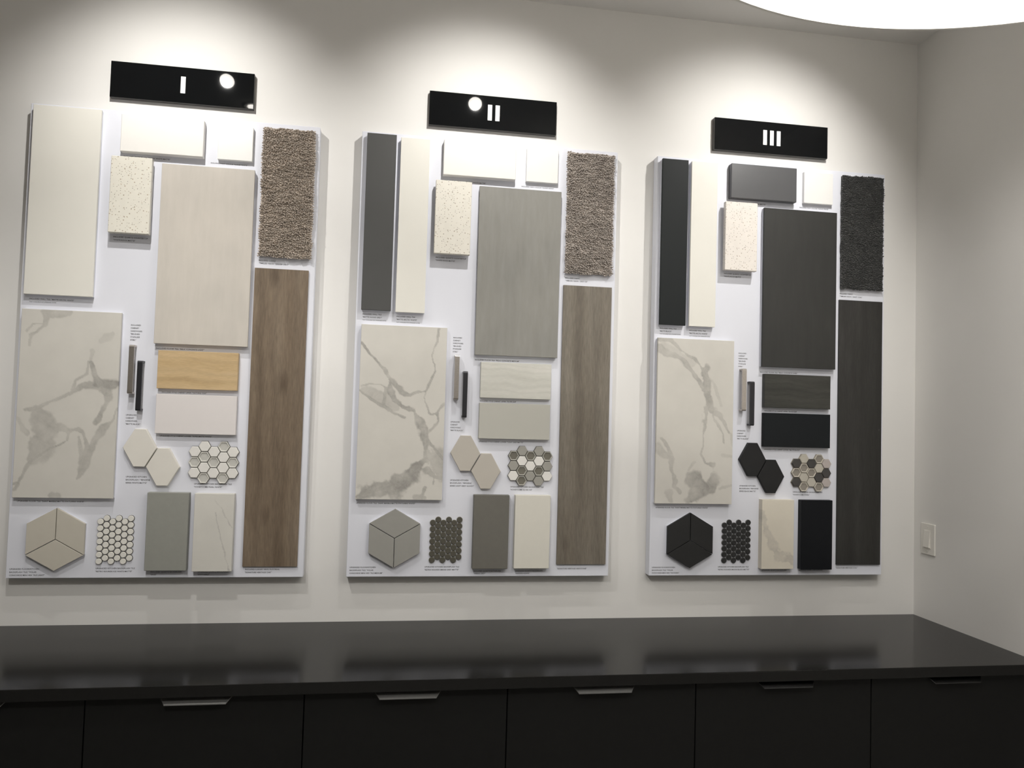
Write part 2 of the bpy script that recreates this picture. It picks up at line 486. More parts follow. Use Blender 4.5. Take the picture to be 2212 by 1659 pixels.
PR, PZ = 0.7323, 2.0740 - 0.65 + ZB
pend = empty('drum_pendant', (2.1159, -1.9601, PZ))
tag(pend, 'large round drum pendant lamp with glowing white underside', 'lamp')
obj('shade', ring_mesh('shade', PR - 0.006, PR, 0.0, 0.28, M['shade'], 96), (0, 0, 0), pend)
obj('diffuser', cyl_mesh('diffuser', PR - 0.006, 0.004, 0.012, M['pendant_glow'], 96), (0, 0, 0), pend)
obj('top_cover', cyl_mesh('top_cover', PR - 0.006, 0.27, 0.276, M['shade'], 96), (0, 0, 0), pend)
for a in range(3):
    obj('suspension_rod', cyl_mesh('suspension_rod', 0.004, 0.276, 0.65, M['aluminium'], 10),
        (0.35 * math.cos(a * 2.0944), 0.35 * math.sin(a * 2.0944), 0), pend)
obj('canopy', cyl_mesh('canopy', 0.42, 0.62, 0.65, M['trim_white'], 48), (0, 0, 0), pend)

# ------------------------------------------------------------------ worktop and cabinets
CT = 0.900
CD = 0.615
tag(obj('worktop', box_mesh('worktop', -1.75, XR, -CD, 0.0, CT - 0.031, CT, M['counter'], 0.0025, 2)),
    'long charcoal worktop with a satin sheen running along the wall', 'worktop')
seams = [-0.659, -0.112, 0.436, 0.980, 1.5275, 2.077, 2.6295, 3.178]
desc = {0: 'charcoal base cabinet at the far left end, mostly out of view', 1: 'charcoal base cabinet cut off by the left picture edge',
        2: 'charcoal base cabinet under the left half of board I', 3: 'charcoal base cabinet under the gap between boards I and II',
        4: 'charcoal base cabinet under the right part of board II', 5: 'charcoal base cabinet under board III with a dull unlit pull',
        6: 'charcoal base cabinet against the right wall below the light switch'}
desc[2] = 'second charcoal base cabinet from the left picture edge, with a bright tab pull'
desc[3] = 'charcoal base cabinet in the middle left, below the left half of board II'
desc[4] = 'charcoal base cabinet below the right half of board II, with the brightest tab pull'
def tab_pull_mesh(name, mat):
    wt, wb = 0.090, 0.076
    y0, z0, y1, z1 = -0.004, -0.001, -0.022, -0.0165
    t = 0.0022
    pts = [(-wt, y0, z0), (wt, y0, z0), (wb, y1, z1), (-wb, y1, z1)]
    vs = pts + [(x, y - t * 0.4, z - t) for x, y, z in pts]
    fs = [(0, 1, 2, 3), (7, 6, 5, 4), (0, 4, 5, 1), (1, 5, 6, 2), (2, 6, 7, 3), (3, 7, 4, 0)]
    # tongue going back over the door's top edge
    tv = [(-wt, 0.016, z0), (wt, 0.016, z0), (wt, y0, z0), (-wt, y0, z0)]
    k = len(vs)
    vs += tv + [(x, y, z - t) for x, y, z in tv]
    fs += [tuple(k + i for i in f) for f in ((0, 3, 2, 1), (4, 5, 6, 7), (0, 1, 5, 4), (1, 2, 6, 5), (2, 3, 7, 6), (3, 0, 4, 7))]
    me = mesh_from(name, vs, fs, mat)
    return me
pull_me = tab_pull_mesh('tab_pull', M['aluminium'])
pull_unlit_me = tab_pull_mesh('tab_pull_unlit', M['unlit_pull'])  # copy for the pulls that catch no light, darkened by its material
for i in range(7):
    x0, x1 = seams[i], seams[i + 1]
    xc = (x0 + x1) / 2
    e = empty('base_cabinet', (xc, -0.30, 0.0))
    tag(e, desc[i], 'cabinet', 'base cabinets under the worktop')
    w = (x1 - x0) / 2
    obj('carcass', box_mesh('carcass', -w + 0.0008, w - 0.0008, -0.27, 0.29, 0.10, CT - 0.0315, M['carcass'], 0.001), (0, 0, 0), e)
    obj('toe_kick', box_mesh('toe_kick', -w + 0.0008, w - 0.0008, -0.22, -0.205, 0.0, 0.0995, M['carcass']), (0, 0, 0), e)
    d = obj('door', box_mesh('door', -w + 0.0016, w - 0.0016, -0.291, -0.2705, 0.104, CT - 0.036, M['cabinet'], 0.001), (0, 0, 0), e)
    obj('tab_pull', pull_unlit_me if i in (5, 6) else pull_me, (0, -0.289, CT - 0.0325), d)
o = obj('filler_strip', box_mesh('filler_strip', seams[-1] + 0.001, XR - 0.0005, -0.588, -0.57, 0.0, CT - 0.036, M['cabinet']))
tag(o, 'narrow charcoal filler strip between last cabinet and right wall', 'filler strip')

# ------------------------------------------------------------------ boards
T = 0.042
BX = [0.0, 1.0555, 2.1206]
BN = ['I', 'II', 'III']
BW, BH = 0.914, 1.5269
boards = []
for b in range(3):
    o = obj('display_board', box_mesh('display_board', 0, BW, -T, -0.0015, 0, BH, M['board'], 0.0012), (BX[b], 0, ZB))
    tag(o, f'white display board of finish samples hanging below the sign {BN[b]}', 'display board', 'finish sample boards')
    boards.append(o)

# signs
SW, SH, SZ, SO, ST = 0.4589, 0.1217, 1.5785, 0.2280, 0.020
for b in range(3):
    e = empty('number_sign', (BX[b] + SO + SW / 2, 0, ZB + SZ))
    tag(e, f'glossy black wall sign with the white numeral {BN[b]}', 'sign', 'black numeral signs')
    me = box_mesh('plaque', -SW / 2, SW / 2, -ST, 0, 0, SH, [M['sign'], M['sign_side']], 0.0006)
    for p_ in me.polygons:
        if abs(p_.normal.y) < 0.5:
            p_.material_index = 1
    obj('plaque', me, (0, 0, 0), e)
    n = b + 1
    for k in range(n):
        cx = (k - (n - 1) / 2) * 0.0275
        obj('numeral_bar', box_mesh('numeral_bar', cx - 0.0077, cx + 0.0077, -ST - 0.0012, -ST, SH / 2 - 0.0285, SH / 2 + 0.0285, M['sign_white'], 0.0004), (0, 0, 0), e)

# ------------------------------------------------------------------ captions printed on the boards
def caption(b, lines, x, z, size=0.0068, pitch=0.0100, bold=0.00012):
    cu = bpy.data.curves.new('caption', 'FONT')
    cu.body = '\n'.join(lines)
    cu.size = size
    cu.space_line = pitch / size
    cu.offset = bold
    cu.resolution_u = 2
    tmp = bpy.data.objects.new('caption_tmp', cu)
    COL.objects.link(tmp)
    dg = bpy.context.evaluated_depsgraph_get()
    me = bpy.data.meshes.new_from_object(tmp.evaluated_get(dg))
    bpy.data.objects.remove(tmp, do_unlink=True)
    bpy.data.curves.remove(cu)
    co = np.zeros(len(me.vertices) * 3)
    me.vertices.foreach_get('co', co)
    co = co.reshape(-1, 3)
    new = np.stack([co[:, 0], np.zeros(len(co)), co[:, 1]], 1)
    me.vertices.foreach_set('co', new.ravel())
    me.materials.clear()
    me.materials.append(M['ink'])
    me.update()
    o = obj('caption', me, (x, -T - 0.0003, z), boards[b])
    return o

C = [  # per board captions
    dict(tall=[(['INCLUDED WALL TILE: "MATTE ARCTIC WHITE"', '*NOT AVAILABLE FOR UPGRADED SUITES'], 0.026, 0.893)],
         big='INCLUDED FLOOR TILE: "RELIC CONCRETE LIGHT"', marble='UPGRADED FLOOR TILE: "SAINT MARBLE MATTE STATUARIO WHITE"',
         sw=('INCLUDED STYLE CABINET UPPER: "NATURAL OAK"', 'UPGRADED STYLE CABINET LOWER: "SUPER MATTE WHITE"'),
         q=['INCLUDED QUARTZ COUNTERTOP', '"WHITE ROCK MATTE"'], carp=['INCLUDED CARPET', '"TIMELESS VISION - WINTER LIGHT"'],
         hexa=['UPGRADED KITCHEN', 'BACKSPLASH / "BENZENE', 'SERIES WHITE MATTE"'], mos=['UPGRADED KITCHEN BACKSPLASH TILE', '"HONEYCOMB PEARL WHITE"'],
         rh=['UPGRADED FLOOR/KITCHEN', 'BACKSPLASH TILE: "VOLAR', 'CONCORDE MINI HEX TILE LIGHT"'],
         pen=['UPGRADED KITCHEN BACKSPLASH TILE', '"RETRO ROUNDS ICE WHITE MATTE"'],
         bt=(['INCLUDED QUARTZ BACKSPLASH', '"SAGE"'], ['UPGRADED QUARTZ BACKSPLASH', '"STATUARIO"']),
         plank=['INCLUDED LUXURY VINYL FLOORING', '"SIGNATURE HERITAGE OAK"'], slab='INCLUDED BACKSPLASH "SNOW WHITE MATTE"', small='INCLUDED PAINT COLOUR "CLOUD WHITE"'),
    dict(tall=[(['INCLUDED WALL TILE', '"MATTE CLOUD GREY"', '*NOT AVAILABLE FOR UPGRADED SUITES'], 0.0229, 0.895), (['INCLUDED WALL TILE', '"MATTE ARCTIC WHITE"', '*NOT AVAILABLE FOR UPGRADED SUITES'], 0.138, 0.892)],
         big='INCLUDED FLOOR TILE: "RELIC CONCRETE MEDIUM"', marble='UPGRADED FLOOR TILE: "SAINT MARBLE MATTE STATUARIO WHITE"',
         sw=('INCLUDED STYLE CABINET UPPER: "SILVER ELM"', 'UPGRADED STYLE CABINET LOWER: "LIGHT GREY MATTE"'),
         q=['INCLUDED QUARTZ COUNTERTOP', '"WHITE ROCK MATTE"'], carp=['INCLUDED CARPET', '"TIMELESS VISION - GREY ICE"'],
         hexa=['UPGRADED KITCHEN', 'BACKSPLASH / "BENZENE', 'SERIES LIGHT GREY GLOSSY"'], mos=['UPGRADED KITCHEN BACKSPLASH TILE', '"HONEYCOMB SILVER ICE"'],
         rh=['UPGRADED FLOOR/KITCHEN', 'BACKSPLASH TILE: "VOLAR', 'CONCORDE MINI HEX TILE MEDIUM"'],
         pen=['UPGRADED KITCHEN BACKSPLASH TILE', '"RETRO ROUNDS SMOKE GREY MATTE"'],
         bt=(['INCLUDED QUARTZ BACKSPLASH', '"URBAN GREY"'], ['UPGRADED QUARTZ BACKSPLASH', '"OXFORD WHITE"']),
         plank=['"SIGNATURE HERITAGE GREYSTONE"'], slab='INCLUDED BACKSPLASH "SNOW WHITE MATTE"', small='INCLUDED PAINT COLOUR "CLOUD WHITE"'),
    dict(tall=[(['INCLUDED WALL TILE', '"MATTE BLACK"', '*NOT AVAILABLE FOR UPGRADED SUITES'], 0.0209, 0.895), (['INCLUDED WALL TILE', '"MATTE ARCTIC WHITE"', '*NOT AVAILABLE FOR UPGRADED SUITES'], 0.134, 0.892)],
         big='INCLUDED FLOOR TILE: "RELIC CONCRETE DARK"', marble='UPGRADED FLOOR TILE: "SAINT MARBLE MATTE STATUARIO WHITE"',
         sw=('INCLUDED STYLE CABINET UPPER: "BLACK ELM"', 'UPGRADED STYLE CABINET LOWER: "MATTE BLACK"'),
         q=['INCLUDED QUARTZ COUNTERTOP', '"WHITE ROCK MATTE"'], carp=['INCLUDED CARPET', '"TIMELESS VISION - NIGHT COAL"'],
         hexa=['UPGRADED KITCHEN', 'BACKSPLASH / "BENZENE', 'SERIES BLACK MATTE"'], mos=['UPGRADED KITCHEN BACKSPLASH TILE', '"HONEYCOMB FOSSIL"'],
         rh=['UPGRADED FLOOR/KITCHEN', 'BACKSPLASH TILE: "VOLAR', 'CONCORDE MINI HEX TILE DARK"'],
         pen=['UPGRADED KITCHEN BACKSPLASH TILE', '"RETRO ROUNDS MOON BLACK MATTE"'],
         bt=(['UPGRADED QUARTZ BACKSPLASH'], ['INCLUDED QUARTZ BACKSPLASH']),
         plank=['"SIGNATURE HERITAGE COAL"'], slab='INCLUDED BACKSPLASH "CHARCOAL MATTE"', small='INCLUDED PAINT COLOUR "CLOUD WHITE"'),
]
DX = [0.0, 0.0, -0.002]
for b in range(3):
    c, dx = C[b], (0.0025, 0.0, -0.0015)[b]
    dz = (-0.005, 0.0, -0.0045)[b]
    for lines, x, z in c['tall']:
        caption(b, lines[:-1], x, z - 0.004, 0.0064 if b else 0.0062, 0.0103)
        caption(b, lines[-1:], x, z - 0.004 - 0.0103 * (len(lines) - 1) + 0.001, 0.0043, 0.01, 0.00005)
    caption(b, [c['big']], 0.4145 + dx, 0.7490 + dz * 0.8, 0.0066)
    caption(b, [c['marble']], 0.024 + dx * 3 - (0.01 if b == 0 else 0), 0.2465 + dz, 0.0064)
    caption(b, [c['sw'][0]], 0.436 + dx * 2, 0.6060 + dz * 0.8, 0.0060)
    caption(b, [c['sw'][1]], 0.436 + dx * 2, 0.4640 + dz, 0.0060)
    caption(b, c['q'], 0.266 + dx, 1.1010 + (0.004 if b != 1 else 0), 0.0066, 0.0100)
    caption(b, c['carp'], 0.7300, 1.0550, 0.0062, 0.0098)
    caption(b, [c['slab']], 0.288, 1.3735, 0.0066)
    caption(b, [c['small']], 0.562, 1.3735, 0.0058)
    hx, hz = ((0.336, 0.818), (0.3361, 0.8232), (0.3275, 0.8120))[b]
    caption(b, ['INCLUDED', 'CABINET', 'HARDWARE:', '"BRUSHED', 'STAINLESS', 'STEEL"'], hx, hz, 0.0063, 0.0098)
    hx, hz = ((0.334, 0.5240), (0.3357, 0.5300), (0.3265, 0.5260))[b]
    caption(b, ['UPGRADED', 'CABINET', 'HARDWARE:', '"MATTE BLACK"'], hx, hz, 0.0063, 0.0098)
    caption(b, c['hexa'], 0.3404 + dx, 0.3286 + dz, 0.0066, 0.0098)
    caption(b, c['mos'], 0.5519 + dx, 0.3085 + dz, 0.0066, 0.0098)
    caption(b, c['rh'], 0.0105, 0.0300 + dz * 0.6, 0.0066, 0.0098)
    caption(b, c['pen'], 0.2625 + dx, 0.0310 + dz * 0.5, 0.0066, 0.0098)
    caption(b, c['bt'][0], 0.4321, 0.0165, 0.0062, 0.0085)
    caption(b, c['bt'][1], 0.5780, 0.0165, 0.0062, 0.0085)
    caption(b, c['plank'], 0.7270, 0.0240, 0.0064, 0.0098)

# ------------------------------------------------------------------ flat samples
def slab(name, b, x0, x1, z0, z1, t, mat, label, cat, group, bevel=0.0008):
    w, h = x1 - x0, z1 - z0
    me = box_mesh(name, -w / 2, w / 2, -t, 0, 0, h, mat, bevel)
    o = obj(name, me, (BX[b] + (x0 + x1) / 2, -T, ZB + z0))
    return tag(o, label, cat, group)

def standoff_slab(name, b, x0, x1, z0, z1, t, gap, mat, label, cat, group, bevel=0.0015):
    """stone slab held off the board by a smaller mounting block"""
    w, h = x1 - x0, z1 - z0
    e = empty(name, (BX[b] + (x0 + x1) / 2, -T, ZB + z0))
    tag(e, label, cat, group)
    obj('slab', box_mesh('slab', -w / 2, w / 2, -t - gap, -gap, 0, h, mat, bevel), (0, 0, 0), e)
    obj('mounting_block', box_mesh('mounting_block', -w / 2 + 0.012, w / 2 - 0.012, -gap, 0, 0.012, h - 0.012, M['board']), (0, 0, 0), e)
    return e

G_wall, G_floor, G_q = 'glazed wall tile samples', 'concrete look tile samples', 'speckled quartz samples'
TB, TG = 0.0100, 0.0115     # tile thickness and the white mounting block behind it
def mounted_tile(name, b, x0, x1, z0, z1, mat, label, group, bevel=0.0008):
    w, h = x1 - x0, z1 - z0
    e = empty(name, (BX[b] + (x0 + x1) / 2, -T, ZB + z0))
    tag(e, label, 'tile', group)
    obj('tile', box_mesh('tile', -w / 2, w / 2, -TB - TG, -TG, 0, h, mat, bevel), (0, 0, 0), e)
    obj('mounting_block', box_mesh('mounting_block', -w / 2 + 0.0012, w / 2 - 0.0012, -TG, 0, 0.0012, h - 0.0012, M['board']), (0, 0, 0), e)
    return e
mounted_tile('glazed_tile_sample', 0, 0.0164, 0.2214, 0.9030, 1.5163, M['white_tile'], 'wide plain white wall tile at the top left of board I', G_wall)
mounted_tile('glazed_tile_sample', 1, 0.0182, 0.1181, 0.9055, 1.5155, M['grey_tall'], 'tall narrow dark grey wall tile at the top left of board II', G_wall)
mounted_tile('glazed_tile_sample', 1, 0.1332, 0.2331, 0.9026, 1.5090, M['white_tile'], 'tall narrow white wall tile beside the dark grey one on board II', G_wall)
mounted_tile('glazed_tile_sample', 2, 0.0125, 0.1115, 0.9042, 1.5125, M['black_tall'], 'tall narrow black wall tile at the top left of board III', G_wall)
mounted_tile('glazed_tile_sample', 2, 0.1244, 0.2248, 0.9035, 1.5111, M['white_tile'], 'tall narrow white wall tile beside the black one on board III', G_wall)
G_s = 'landscape backsplash samples below the signs'
for b, x0, x1, z0, z1, mt, lab in ((0, 0.2838, 0.5416, 1.3852, 1.5085, 'white_slab', 'bright white landscape slab just below the sign I'),
                                   (1, 0.2813, 0.5359, 1.3896, 1.5140, 'white_slab', 'bright white landscape slab just below the sign II'),
                                   (2, 0.2767, 0.5362, 1.3859, 1.5146, 'charcoal_slab', 'charcoal landscape slab just below the sign III')):
    slab('backsplash_sample', b, x0, x1, z0, z1, 0.025, M[mt], lab, 'slab', G_s, 0.0015)
for b, x0, x1, z0, z1 in ((0, 0.5853, 0.6970, 1.3861, 1.5015), (1, 0.5757, 0.6907, 1.3910, 1.5102), (2, 0.5718, 0.6891, 1.3900, 1.5084)):
    slab('paint_swatch', b, x0, x1, z0, z1, 0.015, M['small_white'], f'small square white swatch near the top of board {BN[b]}', 'swatch', 'small white swatches')
for b, x0, x1, z0, z1, mt in ((0, 0.2622, 0.3878, 1.1144, 1.3651, 'quartz_a'), (1, 0.2571, 0.3818, 1.1106, 1.3664, 'quartz_b'), (2, 0.2520, 0.3766, 1.1148, 1.3679, 'quartz_c')):
    standoff_slab('quartz_sample', b, x0, x1, z0, z1, 0.020, 0.016, M[mt], f'cream quartz slab with brown specks on board {BN[b]}', 'quartz sample', G_q)
for b, x0, x1, z0, z1, mt, cn in ((0, 0.4144, 0.7083, 0.7617, 1.3557, 'big_light', 'pale warm grey'), (1, 0.4109, 0.7038, 0.7672, 1.3599, 'big_grey', 'mid grey'), (2, 0.4101, 0.7035, 0.7665, 1.3589, 'big_dark', 'charcoal')):
    mounted_tile('concrete_tile_sample', b, x0, x1, z0, z1, M[mt], f'large {cn} concrete-look tile in the middle of board {BN[b]}', G_floor)
for b, x0, x1, z0, z1, mt, cn in ((0, 0.7190, 0.8945, 0.0364, 1.0301, 'plank_a', 'warm brown'), (1, 0.7230, 0.9010, 0.0420, 1.0302, 'plank_b', 'weathered grey'), (2, 0.7255, 0.9037, 0.0393, 1.0329, 'plank_c', 'blackish charcoal')):
    slab('wood_plank_sample', b, x0, x1, z0, z1, 0.008, M[mt], f'long {cn} wood flooring plank down the right edge of board {BN[b]}', 'plank', 'vertical flooring planks', 0.0005)
SWT = 0.020
G_c = 'cabinet finish swatches'
for b, n_, x0, x1, z0, z1, mt, lab in (
        (0, 0, 0.4295, 0.6808, 0.6154, 0.7402, 'oak', 'honey coloured oak finish swatch on board I'),
        (0, 1, 0.4300, 0.6816, 0.4691, 0.5976, 'matte_white', 'plain white finish swatch under the oak one on board I'),
        (1, 0, 0.4343, 0.6841, 0.6193, 0.7436, 'pale_wood', 'off-white wood grain finish swatch on board II'),
        (1, 1, 0.4334, 0.6833, 0.4777, 0.6015, 'pale_grey', 'plain pale grey finish swatch under the wood grain one on board II'),
        (2, 0, 0.4225, 0.6857, 0.6167, 0.7410, 'dark_wood', 'dark olive-black wood grain finish swatch on board III'),
        (2, 1, 0.4225, 0.6863, 0.4722, 0.5973, 'matte_black', 'plain black finish swatch in the middle of board III')):
    slab('cabinet_finish_swatch', b, x0, x1, z0, z1, SWT, M[mt], lab, 'swatch', G_c)
G_b = 'upright slabs along the bottom of the boards'
BT = 0.026
slab('backsplash_sample', 0, 0.4187, 0.5466, 0.0273, 0.2784, BT, M['sage_grey'], 'upright sage grey slab at the bottom of board I', 'slab', G_b, 0.0012)
slab('backsplash_sample', 1, 0.4232, 0.5469, 0.0304, 0.2837, BT, M['taupe_grey'], 'upright dark taupe slab at the bottom of board II', 'slab', G_b, 0.0012)
slab('backsplash_sample', 1, 0.5677, 0.6924, 0.0314, 0.2847, BT, M['cream_white'], 'upright plain cream white slab at the bottom of board II', 'slab', G_b, 0.0012)
slab('backsplash_sample', 2, 0.5723, 0.6962, 0.0248, 0.2794, BT, M['black_slab'], 'upright black slab at the bottom of board III', 'slab', G_b, 0.0012)

# ------------------------------------------------------------------ marble tiles with traced veins
def value_noise(u, v, seed, octaves=4):
    r = np.random.default_rng(seed)
    out = np.zeros_like(u)
    amp = 1.0
    for k in range(octaves):
        n = 6 * 2 ** k
        g = r.random((2 * n + 3, n + 3)) - 0.5
        x, y = np.clip(u, 0, 1) * n, np.clip(v, 0, 1) * 2 * n
        xi, yi = x.astype(int), y.astype(int)
        fx, fy = x - xi, y - yi
        fx, fy = fx * fx * (3 - 2 * fx), fy * fy * (3 - 2 * fy)
        a = g[yi, xi] * (1 - fx) + g[yi, xi + 1] * fx
        c = g[yi + 1, xi] * (1 - fx) + g[yi + 1, xi + 1] * fx
        out += amp * (a * (1 - fy) + c * fy)
        amp *= 0.55
    return out

def vein_field(quad, veins, nu, nv, aspect, seed):
    """quad: tile corners (TL TR BR BL) in the tracing frame; returns vein strength on a grid (nv+1, nu+1), row 0 at the top"""
    TL, TR, BR, BL = [np.array(q, float) for q in quad]
    U, V = np.meshgrid(np.linspace(0, 1, nu + 1), np.linspace(0, 1, nv + 1))
    width_px = np.linalg.norm(TR - TL)
    wu = U + 0.030 * value_noise(U, V, seed)
    wv = V + 0.015 * value_noise(U, V, seed + 1)
    X, Y = wu, wv * aspect
    gain = 1 + 1.2 * value_noise(U, V, seed + 2, 5)
    F = np.zeros_like(U)
    for pts, ws, s in veins:
        P = []
        for x, y in pts:
            v_ = (y - (TL[1] + TR[1]) / 2) / ((BL[1] + BR[1] - TL[1] - TR[1]) / 2)
            l_ = TL[0] + (BL[0] - TL[0]) * v_
            r_ = TR[0] + (BR[0] - TR[0]) * v_
            P.append(((x - l_) / (r_ - l_), v_ * aspect))
        if isinstance(ws, (int, float)):
            ws = [ws] * len(P)
        ws = list(ws) + [ws[-1]] * (len(P) - len(ws))
        for i in range(len(P) - 1):
            ax, ay = P[i]; bx, by = P[i + 1]
            dx, dy = bx - ax, by - ay
            t = np.clip(((X - ax) * dx + (Y - ay) * dy) / max(1e-9, dx * dx + dy * dy), 0, 1)
            d = np.hypot(X - ax - t * dx, Y - ay - t * dy)
            w = (ws[i] + (ws[i + 1] - ws[i]) * t) / width_px * np.clip(gain, 0.4, 1.8) * 1.12
            q = np.clip((1.18 - d / w) * 1.9, 0, 1)
            e = q * q * (3 - 2 * q)
            rim = np.exp(-((d / w - 0.85) / 0.22) ** 2) * 0.18
            F = np.maximum(F, s * np.clip(e * 0.88 + rim, 0, 1.1))
    F = F * np.clip(0.98 + 0.75 * value_noise(U, V, seed + 5, 5), 0.4, 1.35)
    F += 0.05 * np.clip(value_noise(U, V, seed + 9, 3), 0, 1)
    return np.clip(F, 0, 1)

def marble_slab(name, b, x0, x1, z0, z1, t, mat, quad, veins, nu, nv, seed, label, cat, group, mount=False):
    w, h = x1 - x0, z1 - z0
    F = vein_field(quad, veins, nu, nv, h / w, seed)
    bv = 0.0008
    xs = np.linspace(-w / 2 + bv, w / 2 - bv, nu + 1)
    zs = np.linspace(h - bv, bv, nv + 1)
    X, Z = np.meshgrid(xs, zs)
    verts = np.stack([X, np.full_like(X, -t), Z], -1).reshape(-1, 3).tolist()
    val = F.reshape(-1).tolist()
    idx = lambda r, c: r * (nu + 1) + c
    faces = [(idx(r, c), idx(r + 1, c), idx(r + 1, c + 1), idx(r, c + 1)) for r in range(nv) for c in range(nu)]
    ring = [idx(0, c) for c in range(nu + 1)] + [idx(r, nu) for r in range(1, nv + 1)] + \
           [idx(nv, c) for c in range(nu - 1, -1, -1)] + [idx(r, 0) for r in range(nv - 1, 0, -1)]
    def outer(i):
        x, _, z = verts[i]
        return (-w / 2 if x < -w / 2 + bv * 1.5 else w / 2 if x > w / 2 - bv * 1.5 else x,
                0 if z < bv * 1.5 else h if z > h - bv * 1.5 else z)
    rings = [ring]
    for y in (-t + bv, 0.0):
        k = len(verts)
        for i in ring:
            x, z = outer(i)
            verts.append((x, y, z)); val.append(val[i])
        rings.append(list(range(k, k + len(ring))))
    for A, B in zip(rings, rings[1:]):
        n = len(A)
        for i in range(n):
            faces.append((A[i], A[(i + 1) % n], B[(i + 1) % n], B[i]))
    faces.append(tuple(rings[-1]))
    me = mesh_from(name, verts, faces, mat)
    at = me.attributes.new('vein', 'FLOAT', 'POINT')
    at.data.foreach_set('value', val)
    if not mount:
        o = obj(name, me, (BX[b] + (x0 + x1) / 2, -T, ZB + z0))
        return tag(o, label, cat, group)
    e = empty(name, (BX[b] + (x0 + x1) / 2, -T, ZB + z0))
    tag(e, label, cat, group)
    obj('tile', me, (0, -TG, 0), e)
    obj('mounting_block', box_mesh('mounting_block', -w / 2 + 0.0012, w / 2 - 0.0012, -TG, 0, 0.0012, h - 0.0012, M['board']), (0, 0, 0), e)
    return e

V1 = [([(500,50),(400,65),(310,80),(290,160),(230,215),(185,250),(170,340)],[30,30,35,20,15,10,8],.6), ([(290,150),(190,160),(150,220)],8,.5),
      ([(880,210),(820,260),(780,290)],[12,30,20],.25), ([(700,370),(690,450)],12,.3), ([(670,470),(640,560),(560,620),(530,700)],[10,10,12,15],.5),
      ([(690,470),(720,580),(760,640),(900,640)],[15,20,35,30],.8), ([(760,670),(640,650),(560,710),(450,760),(370,800),(240,860),(130,890)],[25,20,15,14,14,15,15],.55),
      ([(810,650),(830,760),(790,850),(765,930),(740,980)],[35,35,30,20,18],.65), ([(910,840),(860,950),(790,1030),(715,1120),(690,1200),(640,1330),(580,1440)],[6,12,25,25,30,30,15],.55),
      ([(500,1050),(580,1040),(620,1060),(650,1130),(660,1200),(620,1340)],[15,20,20,20,30,35],.5), ([(580,1100),(600,1200),(610,1350)],18,.45),
      ([(220,870),(270,980),(300,1070),(250,1180),(200,1290)],[25,70,110,100,40],.45), ([(300,1070),(420,1020),(500,1060),(490,1120)],[90,40,40,20],.45),
      ([(200,1290),(140,1370),(90,1460),(50,1540)],14,.6), ([(30,1500),(90,1480)],10,.5), ([(490,1130),(330,1200),(200,1295)],8,.65),
      ([(60,960),(130,1090)],30,.3), ([(340,1580),(400,1590)],25,.5)]
V2 = [([(110,220),(135,265),(235,370),(310,450),(350,540),(380,570),(440,620),(490,655),(545,675),(600,645),(690,630)],[8,10,15,18,25,28,25,20,18,12,10],.8),
      ([(690,630),(705,580),(745,510),(770,460),(768,400),(748,370),(750,310),(775,230),(800,150),(820,75)],[12,10,10,9,7,7,7,7,8,9],.65),
      ([(690,630),(680,690),(715,830),(730,845),(795,840),(830,790),(868,740)],[7,7,6,6,8,18,22],.6), ([(795,840),(800,910),(750,960),(715,1010)],[14,10,12,18],.6),
      ([(105,600),(180,580),(250,590),(320,620),(350,640)],[12,8,8,9,14],.6), ([(95,650),(190,725),(290,775),(380,830),(500,870)],[10,10,12,14,12],.6), ([(320,620),(310,760)],[9,12],.6),
      ([(350,560),(360,640),(400,720),(480,780),(580,810),(640,920),(680,1010),(690,1080),(690,1160),(690,1240)],[20,25,22,25,28,35,45,45,40,60],.75),
      ([(140,640),(250,690),(350,720),(420,790)],45,.35), ([(690,1040),(740,1110),(800,1190),(845,1250)],[10,12,10,8],.7), ([(700,1180),(780,1260),(820,1350)],70,.5),
      ([(690,1240),(600,1320),(520,1400),(430,1450),(380,1540)],[40,50,60,70,90],.8), ([(380,1520),(250,1530),(140,1570),(70,1600)],[90,80,60,30],.8),
      ([(690,1340),(760,1400),(840,1410)],[40,25,15],.6), ([(755,1390),(755,1470)],8,.6), ([(680,1500),(670,1570),(600,1590),(690,1590)],[15,20,25,25],.6)]
V3 = [([(100,60),(220,80),(300,170),(440,250),(510,310)],[20,25,10,10,12],.65), ([(100,150),(180,210),(300,235),(360,280),(430,370),(490,440),(530,530)],[35,30,14,20,12,15,20],.6),
      ([(140,130),(250,190),(330,230),(420,280)],35,.25), ([(500,310),(550,340),(570,420),(560,520),(570,620),(590,730)],[15,50,50,40,45,55],.75),
      ([(600,420),(640,480),(680,620),(690,680)],12,.3), ([(590,730),(680,770),(720,830),(770,940)],[40,20,10,9],.6), ([(600,760),(660,850),(715,950),(710,1030)],[12,9,9,8],.55),
      ([(545,700),(540,860),(525,950),(515,1050),(490,1140),(540,1230),(620,1240)],[30,25,10,8,10,12,30],.6), ([(790,960),(800,1050)],12,.3), ([(700,1150),(790,1160)],20,.25),
      ([(130,1000),(180,1090),(220,1190),(215,1290),(250,1400),(230,1450),(290,1510)],[10,18,25,15,22,12,10],.6), ([(85,1080),(130,1130),(200,1180)],[30,25,15],.5),
      ([(375,1290),(430,1210)],8,.5), ([(400,1380),(440,1400),(500,1450),(470,1530),(380,1570)],[55,70,70,60,50],.75), ([(600,1400),(600,1470),(560,1450)],[55,35,30],.65),
      ([(600,1330),(590,1400)],12,.5), ([(190,1500),(200,1580)],30,.4), ([(660,1460),(780,1430)],10,.3)]
G_m = 'large veined marble tiles'
marble_slab('marble_tile', 0, 0.0150, 0.3130, 0.2567, 0.8559, TB, M['marble'], [(105,20),(955,60),(870,1610),(25,1600)], V1, 110, 210, 11,
            'large veined marble tile with a heavy fork at its right edge, board I', 'tile', G_m, True)
